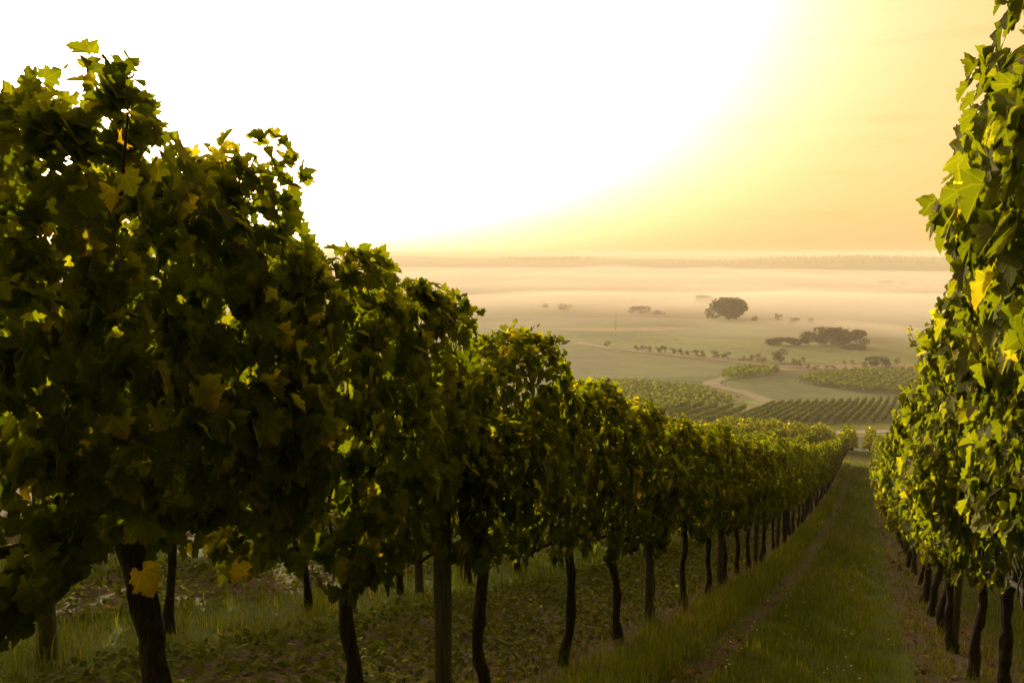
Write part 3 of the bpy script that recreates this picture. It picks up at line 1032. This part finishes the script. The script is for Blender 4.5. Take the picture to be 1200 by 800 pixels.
def grass():
    rg = rnd(21)
    Ps, Ls, Ws = [], [], []

    def zone(x0, x1, y0, y1, per_m2, lmu, w, clump=0.5):
        n = int((x1 - x0) * (y1 - y0) * per_m2)
        x = rg.uniform(x0, x1, n)
        y = rg.uniform(y0, y1, n)
        c = (np.sin(x * 7 + y * 3.1) + np.sin(x * 3.3 - y * 5.7 + 1) + np.sin(y * 9.1 + x * 11) + np.sin(x * 17 - y * 2)) / 4
        keep = rg.random(n) < np.clip(0.62 + clump * c, 0, 1)
        x, y, c = x[keep], y[keep], c[keep]
        Ps.append(np.column_stack([x, y, zter(x, y) - 0.01]))
        Ls.append(np.clip(rg.lognormal(math.log(lmu), 0.35, len(x)) * (1 + 0.5 * c), 0.02, 0.6))
        Ws.append(np.full(len(x), w) * rg.uniform(0.7, 1.3, len(x)))

    for (y0, y1, dens, w) in ((2.5, 6, 2600, 0.0045), (6, 11, 1900, 0.006), (11, 20, 900, 0.009), (20, 36, 380, 0.015), (36, 62, 150, 0.026)):
        zone(-0.82, 0.12, y0, y1, dens, 0.085, w, 0.45)                 # between the wheel tracks
        zone(0.12, 0.50, y0, y1, dens * 0.5, 0.06, w, 0.8)
        zone(0.50, 1.15, y0, y1, dens * 0.45, 0.085, w, 0.9)
        zone(1.15, 3.0, y0, min(y1, 20.0) if y0 < 20 else y0 + 0.1, dens * 0.5, 0.09, w, 0.6)
        zone(-1.52, -1.08, max(y0, 2.0), y1, dens * 1.0, 0.15, w, 0.5)   # tussocks along the left row
        zone(-1.78, -1.50, y0, y1, dens * 0.20, 0.10, w, 1.0)
        zone(-1.08, -0.82, y0, y1, dens * 0.32, 0.05, w, 1.0)
    for (y0, y1, dens, w) in ((0.6, 5, 1500, 0.005), (5, 12, 800, 0.008), (12, 25, 280, 0.014)):
        zone(-4.1, -3.12, y0, y1, dens, 0.085, w, 0.4)                   # long grass under the second row
        zone(-6.3, -5.3, y0 + 1, y1, dens * 0.7, 0.11, w, 0.4)
    zone(-12, 4, ROW_END + 1, ROW_END + 10, 40, 0.12, 0.03, 0.6)
    P, L, Wd = np.vstack(Ps), np.concatenate(Ls), np.concatenate(Ws)
    V, Q, Tt = blades('grass', P, L, Wd, rg)
    tone = np.clip(0.08 + rg.beta(2.2, 3.0, len(P)) + 0.25 * np.sin(P[:, 0] * 2.3 + P[:, 1] * 0.7) * 0.5, 0, 1)
    me = mesh_np('grass', V, [Q, Tt], M_GRASS, tone=np.repeat(tone, 5))
    obj('grass', me, kind='stuff', label='green grass of the path and under the vines', cat='grass')


grass()


def cover():
    rg = rnd(22)
    Ps, Ss = [], []
    for (x0, x1, y0, y1, dens, s) in ((-3.2, -1.72, 0.4, 8, 1000, 0.040), (-3.2, -1.75, 8, 16, 700, 0.05), (-3.15, -1.8, 16, 34, 200, 0.075), (-5.35, -4.0, 0.8, 9, 480, 0.045), (-5.35, -4.0, 9, 20, 240, 0.065),
                                      (-7.6, -6.2, 2, 14, 220, 0.06)):
        n = int((x1 - x0) * (y1 - y0) * dens)
        x, y = rg.uniform(x0, x1, n), rg.uniform(y0, y1, n)
        c = (np.sin(x * 5 + y * 4) + np.sin(x * 9 - y * 6 + 1) + np.sin(y * 13 + x * 3)) / 3
        keep = rg.random(n) < 0.7 + 0.4 * c
        x, y, c = x[keep], y[keep], c[keep]
        Ps.append(np.column_stack([x, y, zter(x, y) + 0.015 + np.abs(rg.normal(0, 0.035, len(x))) + 0.02 * c]))
        Ss.append(s * rg.uniform(0.6, 1.35, len(x)))
    P, S = np.vstack(Ps), np.concatenate(Ss)
    n = len(P)
    N = np.column_stack([np.zeros(n), np.zeros(n), np.ones(n)]) + rg.normal(0, 0.42, (n, 3))
    D = rg.normal(0, 1, (n, 3)) * [1, 1, 0.2]
    V, F, luv = scatter(T_ROUND, P, N, D, S, rg, 0.3)
    me = mesh_np('cover_crop', V, [F], M_COVER, tone=np.repeat(np.clip(rg.beta(2, 2.6, n), 0, 1), len(T_ROUND[0])))
    obj('cover_crop', me, kind='stuff', label='low broad leaved cover crop between the vine rows', cat='ground cover')
    # dry leaves on the bare strips
    Ps, Ss = [], []
    for (x0, x1, y0, y1, dens, s) in ((0.42, 1.25, 3, 14, 55, 0.04), (-2.0, -1.45, 1, 14, 60, 0.045), (-1.15, -0.8, 3, 12, 40, 0.035), (0.42, 1.25, 14, 40, 14, 0.08)):
        k = int((x1 - x0) * (y1 - y0) * dens)
        x, y = rg.uniform(x0, x1, k), rg.uniform(y0, y1, k)
        Ps.append(np.column_stack([x, y, zter(x, y) + 0.022]))
        Ss.append(s * rg.uniform(0.5, 1.3, k))
    P, S = np.vstack(Ps), np.concatenate(Ss)
    n = len(P)
    V, F, luv = scatter(T_MID, P, np.column_stack([np.zeros(n), np.zeros(n), np.ones(n)]) + rg.normal(0, 0.3, (n, 3)), rg.normal(0, 1, (n, 3)) * [1, 1, 0.1], S, rg, 0.8)
    me = mesh_np('fallen_leaves', V, [F], M_LITTER, tone=np.repeat(rg.random(n), len(T_MID[0])))
    obj('fallen_leaves', me, kind='stuff', label='dry brown leaves on the bare soil under the vines', cat='leaf litter')
    # tiny white flowers in the path
    k = 70
    x, y = rg.uniform(-0.95, 0.3, k), 5 + 13 * rg.random(k) ** 1.5
    P = np.column_stack([x, y, zter(x, y) + rg.uniform(0.05, 0.11, k)])
    V, F, luv = scatter(T_ROUND, np.repeat(P, 5, 0), np.tile([0, 0, 1.0], (5 * k, 1)) + rg.normal(0, 0.25, (5 * k, 3)),
                        np.tile([[math.cos(a), math.sin(a), 0.2] for a in np.arange(5) * 1.2566], (k, 1)), np.full(5 * k, 0.009), rg, 0.2)
    me = mesh_np('clover_flowers', V, [F], M_FLOWER)
    obj('clover_flowers', me, kind='stuff', label='tiny white flowers scattered through the grass path', cat='wildflowers')


cover()


# ------------------------------------------------------------------ rows farther down the slope
def row_mesh(A, B, per_m, size, H, half, seed, T=T_FAR, tone_mu=0.45, bumps=1.0):
    """a whole trellised row from ground point A to B, in world space relative to A"""
    rg = rnd(seed)
    A, B = np.array(A[:2], float), np.array(B[:2], float)
    ln = float(np.hypot(*(B - A)))
    n = int(ln * per_m)
    s = rg.uniform(0, ln, n)
    dr = (B - A) / ln
    nr = np.array([-dr[1], dr[0]])
    side = np.where(rg.random(n) < 0.5, 1.0, -1.0)
    ph = rg.uniform(0, 6, 5)
    hh = H * (1 + bumps * (0.06 * np.sin(s * 4.3 + ph[0]) + 0.05 * np.sin(s * 1.9 + ph[1])))
    u = rg.random(n) ** 0.8
    z = 0.55 + (hh - 0.55) * u
    w = half * (1.15 - 0.5 * u) * (1 + 0.25 * np.sin(s * 5.2 + ph[2] + z * 2)) * np.where(rg.random(n) < 0.25, rg.random(n), 1)
    xy = A + dr * s[:, None] + nr * (side * w)[:, None]
    base = zter(xy[:, 0], xy[:, 1])
    z0 = zt(*A)
    P = np.column_stack([xy - A, base - z0 + z])
    N = np.column_stack([nr[0] * side, nr[1] * side, 0.3 + u]) + rg.normal(0, 0.45, (n, 3))
    D = np.column_stack([np.zeros(n), np.zeros(n), -np.ones(n)]) + rg.normal(0, 0.6, (n, 3))
    V, F, luv = scatter(T, P, N, D, size * rg.uniform(0.7, 1.3, n), rg)
    fol = mesh_np('foliage', V, [F], M_LEAF_FAR, tone=np.repeat(np.clip(rg.normal(tone_mu, 0.14, n), 0, 0.85), len(T[0])), luv=luv)
    parts = []
    for q in np.arange(0.6, ln, 1.25):
        c = A + dr * q
        zz = zt(*c) - z0
        parts.append(tube(np.array([[*(c - A), zz - 0.1], [*(c - A + rg.normal(0, 0.02, 2)), zz + 0.45], [*(c - A), zz + 0.85]]), np.array([0.04, 0.035, 0.03]), 5))
    V, Fs = join(parts)
    return fol, mesh_np('stems', V, Fs, M_BARK), np.array([*A, z0])


def vine_row(A, B, label, group, **kw):
    fol, st, org = row_mesh(A, B, **kw)
    t = thing('vine_row', label, 'vine row', org, group)
    obj('foliage', fol, t)
    obj('stems', st, t)
    return t


# rows to the left of the three near rows
for k, x in enumerate((-7.9, -10.0, -12.2, -14.4)):
    vine_row((x, 2.5 + 4 * k), (x, ROW_END - 1), 'row of vines to the left, only its sunlit crest showing above nearer rows', 'vine rows left of the near rows', per_m=110, size=0.18, H=2.15, half=0.30, seed=300 + k)
vine_row((3.3, 1.5), (3.3, ROW_END - 1), 'vine row behind the right row, glimpsed in shade between its trunks', None, per_m=150, size=0.14, H=2.2, half=0.36, seed=315)
# the next block down, beyond the turning place
lo = [-12.3, -10.3, -8.3, -6.2, -4.2, -1.75, 0.16]
nm = ['sixth', 'fifth', 'fourth', 'third', 'second', 'first']
for k, x in enumerate(lo):
    lab = 'sunlit row end just beyond the turning place, right of the grass path' if k == 6 else '%s sunlit row end left of the path beyond the turning place' % nm[k]
    vine_row((x, 71.5 + 0.3 * math.sin(k * 2)), (x, 112), lab, 'vine rows below the turning place', per_m=75, size=0.24, H=2.1, half=0.36, seed=320 + k, tone_mu=0.6, bumps=1.6)

# vineyard block on the far side of the lower road
f0, f1 = at(846, 500.5), at(1056, 494.5)
g0, g1 = at(893, 496), at(941, 471.5)
rowdir = (g1 - g0)[:2]
rowlen = float(np.hypot(*rowdir))
rowdir /= rowlen
front = (f1 - f0)[:2]
nrow = max(int(np.hypot(*front) / 2.7), 8)
rows_ = []
for k in range(nrow + 1):
    a = f0[:2] + front * (k / nrow)
    rows_.append((a, a + rowdir * rowlen))
for k, (a, b_) in enumerate(rows_):
    vine_row(a, b_, 'long green vine row in the block beyond the lower road, running up to the right', 'vine rows beyond the lower road', per_m=60, size=0.24, H=1.55, half=0.22, seed=400 + k, tone_mu=0.12)
f0, f1 = at(742, 494), at(842, 500.5)
front = (f1 - f0)[:2]
nrow = max(int(np.hypot(*front) / 2.9), 5)
for k in range(nrow):
    a = f0[:2] + front * (k / nrow)
    vine_row(a, a + rowdir * rowlen * (0.74 + 0.03 * math.sin(k * 3)), 'shorter vine row left of the pale grass track beyond the lower road', 'short vine rows beside the grass track', per_m=55, size=0.24, H=1.55, half=0.22, seed=440 + k, tone_mu=0.12)


# more distant vineyard plots read only as a ribbed texture
def plot(name, corners, direction, spacing, size, H, seed, label):
    rg = rnd(seed)
    C = np.array([at(x, y)[:2] for x, y in corners])
    d = at(*direction[1])[:2] - at(*direction[0])[:2]
    d /= np.hypot(*d)
    nr = np.array([-d[1], d[0]])
    s_, t_ = C @ d, C @ nr
    n = int((s_.max() - s_.min()) * (t_.max() - t_.min()) * 2.2)
    s = rg.uniform(s_.min(), s_.max(), n)
    t = np.round(rg.uniform(t_.min(), t_.max(), n) / spacing) * spacing + rg.normal(0, 0.28, n)
    xy = s[:, None] * d + t[:, None] * nr
    keep = in_poly(xy[:, 0], xy[:, 1], [tuple(c) for c in C])
    xy = xy[keep]
    n = len(xy)
    P = np.column_stack([xy, zter(xy[:, 0], xy[:, 1]) + rg.uniform(0.5, H, n)])
    V, F, luv = scatter(T_FAR, P, rg.normal(0, 0.6, (n, 3)) + [0, 0, 0.5], rg.normal(0, 1, (n, 3)), size * rg.uniform(0.7, 1.3, n), rg)
    me = mesh_np(name, V, [F], M_LEAF_FAR, tone=np.repeat(np.clip(rg.normal(0.22, 0.12, n), 0, 0.6), len(T_FAR[0])), luv=luv)
    obj(name, me, kind='stuff', label=label, cat='vineyard')


plot('vineyard_plot', [(932, 447), (948, 440), (1010, 435), (1090, 435), (1090, 464), (1010, 459), (960, 453)], ((960, 455), (1010, 436)), 2.6, 0.6, 1.9, 51, 'distant vineyard plot in fine ribs on the right of the valley slope')
plot('vineyard_plot', [(690, 449), (740, 449), (822, 456), (866, 473), (840, 478), (720, 489), (690, 489)], ((780, 480), (815, 462)), 2.6, 0.55, 1.9, 52, 'distant vineyard plot in fine ribs left of the pale track')
plot('vineyard_plot', [(850, 437), (875, 432), (915, 433), (905, 439), (870, 443), (845, 445)], ((860, 443), (905, 434)), 2.6, 0.7, 1.9, 53, 'small dark vineyard plot above the bend of the pale track')


# ------------------------------------------------------------------ trees
def tree_meshes(w, h, seed, lobes=9, leaves=1400, leaf=None, bottom=0.12, trunk_r=None, flat=1.0):
    rg = rnd(seed)
    leaf = leaf or 0.05 * w
    C, Rr = [], []
    for k in range(lobes):
        a = rg.uniform(0, 6.28)
        q = math.sqrt(rg.random()) * 0.32
        zc = rg.uniform(bottom + 0.14, 0.80)
        rad = rg.uniform(0.17, 0.27)
        q *= 1.25 - 0.8 * max(zc - 0.45, 0)
        C.append((q * w * math.cos(a), q * w * math.sin(a), zc * h))
        Rr.append(rad)
    C, Rr = np.array(C), np.array(Rr)
    k = rg.integers(lobes, size=leaves)
    d = norm(rg.normal(0, 1, (leaves, 3)))
    r_ = rg.uniform(0.55, 1.08, leaves) ** 0.5
    P = C[k] + d * (Rr[k] * r_)[:, None] * [w, w, h * 0.85 * flat]
    keep = P[:, 2] > bottom * h * 0.8
    P, d = P[keep], d[keep]
    n = len(P)
    V, F, luv = scatter(T_FAR, P, d + rg.normal(0, 0.5, (n, 3)), rg.normal(0, 1, (n, 3)), leaf * rg.uniform(0.6, 1.4, n), rg)
    crown = mesh_np('crown', V, [F], M_TREE, tone=np.repeat(rg.random(n), len(T_FAR[0])), luv=luv)
    tr = trunk_r or 0.022 * h
    parts = [tube(np.array([[0, 0, -0.3], [0.01 * w, 0, 0.25 * h], [0, 0.01 * w, 0.6 * h]]), np.array([tr * 1.3, tr, tr * 0.5]), 7)]
    for q in range(min(lobes, 6)):
        parts.append(tube(np.array([[0, 0, 0.22 * h], C[q] * [0.5, 0.5, 0.8], C[q]]), np.array([tr * 0.6, tr * 0.4, tr * 0.15]), 5))
    V, Fs = join(parts)
    return crown, mesh_np('trunk', V, Fs, M_TBARK)


def tree(px, py, wpx, hpx, seed, label, group=None, name='tree', **kw):
    p = at(px, py)
    s = pxm(p)
    crown, trunk = tree_meshes(wpx * s, hpx * s, seed, **kw)
    t = thing(name, label, 'tree', p, group)
    obj('trunk', trunk, t)
    obj('crown', crown, t)
    return t


tree(854, 376, 43, 31, 1, 'broad round tree clump standing dark in the valley mist', lobes=22, leaves=4200, bottom=0.06, flat=0.9)
tree(826, 356, 24, 11, 2, 'lower tree in the mist behind the broad round tree', lobes=12, leaves=1200, bottom=0.02)
cl = [(985, 404.5, 38, 24, 'tall tree at the middle of the copse'), (1003, 405, 28, 20, 'round tree at the right end of the copse'), (967, 404.5, 26, 23, 'tree in the copse beside its tallest tree'),
      (948, 404, 20, 17, 'rounded tree at the left of the copse'), (930, 404.5, 26, 9, 'low bushy tree trailing off the copse to the left'), (909, 404, 24, 9, 'lowest bushy tree at the left tip of the copse'),
      (1001, 409, 26, 6, 'low bush in front of the copse at its right end')]
for k, (x, y, w, h, lab) in enumerate(cl):
    tree(x, y, w, h, 20 + k, lab, 'trees of the copse', lobes=12, leaves=1700, bottom=0.02)
rw = [(712, 405.5, 10, 7), (745, 410.5, 9, 7), (753, 411, 9, 7), (762, 412, 9, 7), (771, 413, 10, 8), (779, 413.5, 12, 10), (789, 414.5, 10, 8), (798, 415.5, 10, 8), (807, 416, 9, 7), (816, 417, 11, 8),
      (824, 418.5, 10, 9), (838, 419.5, 13, 9), (853, 421, 14, 9), (869, 422.5, 9, 7), (879, 423, 10, 10), (892, 424, 13, 11)]
for k, (x, y, w, h) in enumerate(rw):
    lab = 'lone small tree at the left end of the valley road' if k == 0 else 'small bushy tree in the line along the valley road'
    tree(x, y, w, h, 40 + k, lab, None if k == 0 else 'small trees lining the valley road', lobes=6, leaves=520, bottom=0.04)
tree(914, 424.5, 18, 17, 60, 'round dark tree standing alone above the valley road', lobes=9, leaves=1200, bottom=0.08)
tree(933, 430, 12, 10, 61, 'small dark tree at the roadside right of the lone round tree', lobes=7, leaves=700)
tree(942, 425, 8, 8, 62, 'thin pale tree behind the roadside trees', lobes=5, leaves=400)
tree(990, 427.5, 6, 7, 63, 'smaller of two little trees left of the dark thicket', lobes=5, leaves=400)
tree(999, 428, 7, 7, 64, 'rounder of two little trees left of the dark thicket', lobes=5, leaves=400)
tree(1020, 429, 18, 12, 65, 'left tree of the dark thicket near the right row', lobes=9, leaves=1200, bottom=0.02)
tree(1034, 429.5, 20, 14, 66, 'right tree of the dark thicket near the right row', lobes=9, leaves=1200, bottom=0.02)
tree(1051, 428, 10, 11, 67, 'pale slender tree right of the dark thicket', lobes=6, leaves=500)
mist = [(752, 368, 28, 11), (742, 368, 14, 8), (770, 369, 16, 7), (640, 363, 12, 8), (662, 364, 24, 9), 
        (882, 377, 12, 7), (912, 377, 12, 10), (932, 379, 14, 7), (950, 379, 10, 7), (1040, 334, 20, 6), (1060, 334, 12, 5)]
for k, (x, y, w, h) in enumerate(mist):
    tree(x, y, w, h, 80 + k, 'faint tree on the valley floor almost lost in the mist', 'faint trees in the mist', lobes=7, leaves=420, bottom=0.02)
# scrubby bushes in the plots by the road
for k, (x, y, w, h) in enumerate(((872, 436, 9, 4), (886, 435, 10, 5), (903, 433, 8, 4), (946, 431.5, 9, 5), (957, 432, 10, 5), (968, 432, 8, 5), (975, 431.5, 9, 4), (1012, 431.5, 8, 4), (1050, 432, 10, 4))):
    tree(x, y, w, h, 120 + k, 'small garden bush among the pale plots by the valley road', 'bushes by the valley road', name='bush', lobes=5, leaves=300, bottom=0.0)


# woods on the far ridge: nobody could count these trees
def woods():
    rg = rnd(9)
    P, S = [], []
    for (a0, a1, r0, r1, n, hh) in ((-9, 5, 2300, 2950, 1300, 7), (-25, -19, 2860, 3020, 500, 8)):
        a = np.radians(a0 + (a1 - a0) * np.clip(rg.normal(0.5, 0.26, n), -0.3, 1.3))
        r_ = rg.uniform(r0, r1, n)
        x, y = r_ * np.sin(a), r_ * np.cos(a)
        P.append(np.column_stack([x, y, zter(x, y) + hh * rg.uniform(0.2, 0.8, n)]))
        S.append(np.full(n, hh * 0.9) * rg.uniform(0.6, 1.3, n))
    P, S = np.vstack(P), np.concatenate(S)
    n = len(P)
    V, F, luv = scatter(T_FAR, P, rg.normal(0, 1, (n, 3)) + [0, 0, 0.6], rg.normal(0, 1, (n, 3)), S, rg)
    me = mesh_np('far_woods', V, [F], M_TREE, tone=np.repeat(rg.random(n), len(T_FAR[0])), luv=luv)
    obj('far_woods', me, kind='stuff', label='dark woods along the hazy far ridge', cat='woods')


woods()

# a utility pole in the mist
p = at(721.5, 386)
s = pxm(p)
h = 19 * s
t = thing('utility_pole', 'thin pole standing alone in the valley mist', 'pole', p)
V, Q, Tt = tube(np.array([[0, 0, -0.5], [0, 0, h * 0.5], [0, 0, h]]), np.array([0.24, 0.21, 0.18]), 8)
obj('shaft', mesh_np('shaft', V, [Q, Tt], M_STEEL), t)
V, Q, Tt = tube(np.array([[-1.1, 0, h * 0.93], [0, 0, h * 0.935], [1.1, 0, h * 0.93]]), np.array([0.08, 0.1, 0.08]), 6)
obj('crossarm', mesh_np('crossarm', V, [Q, Tt], M_STEEL), t)
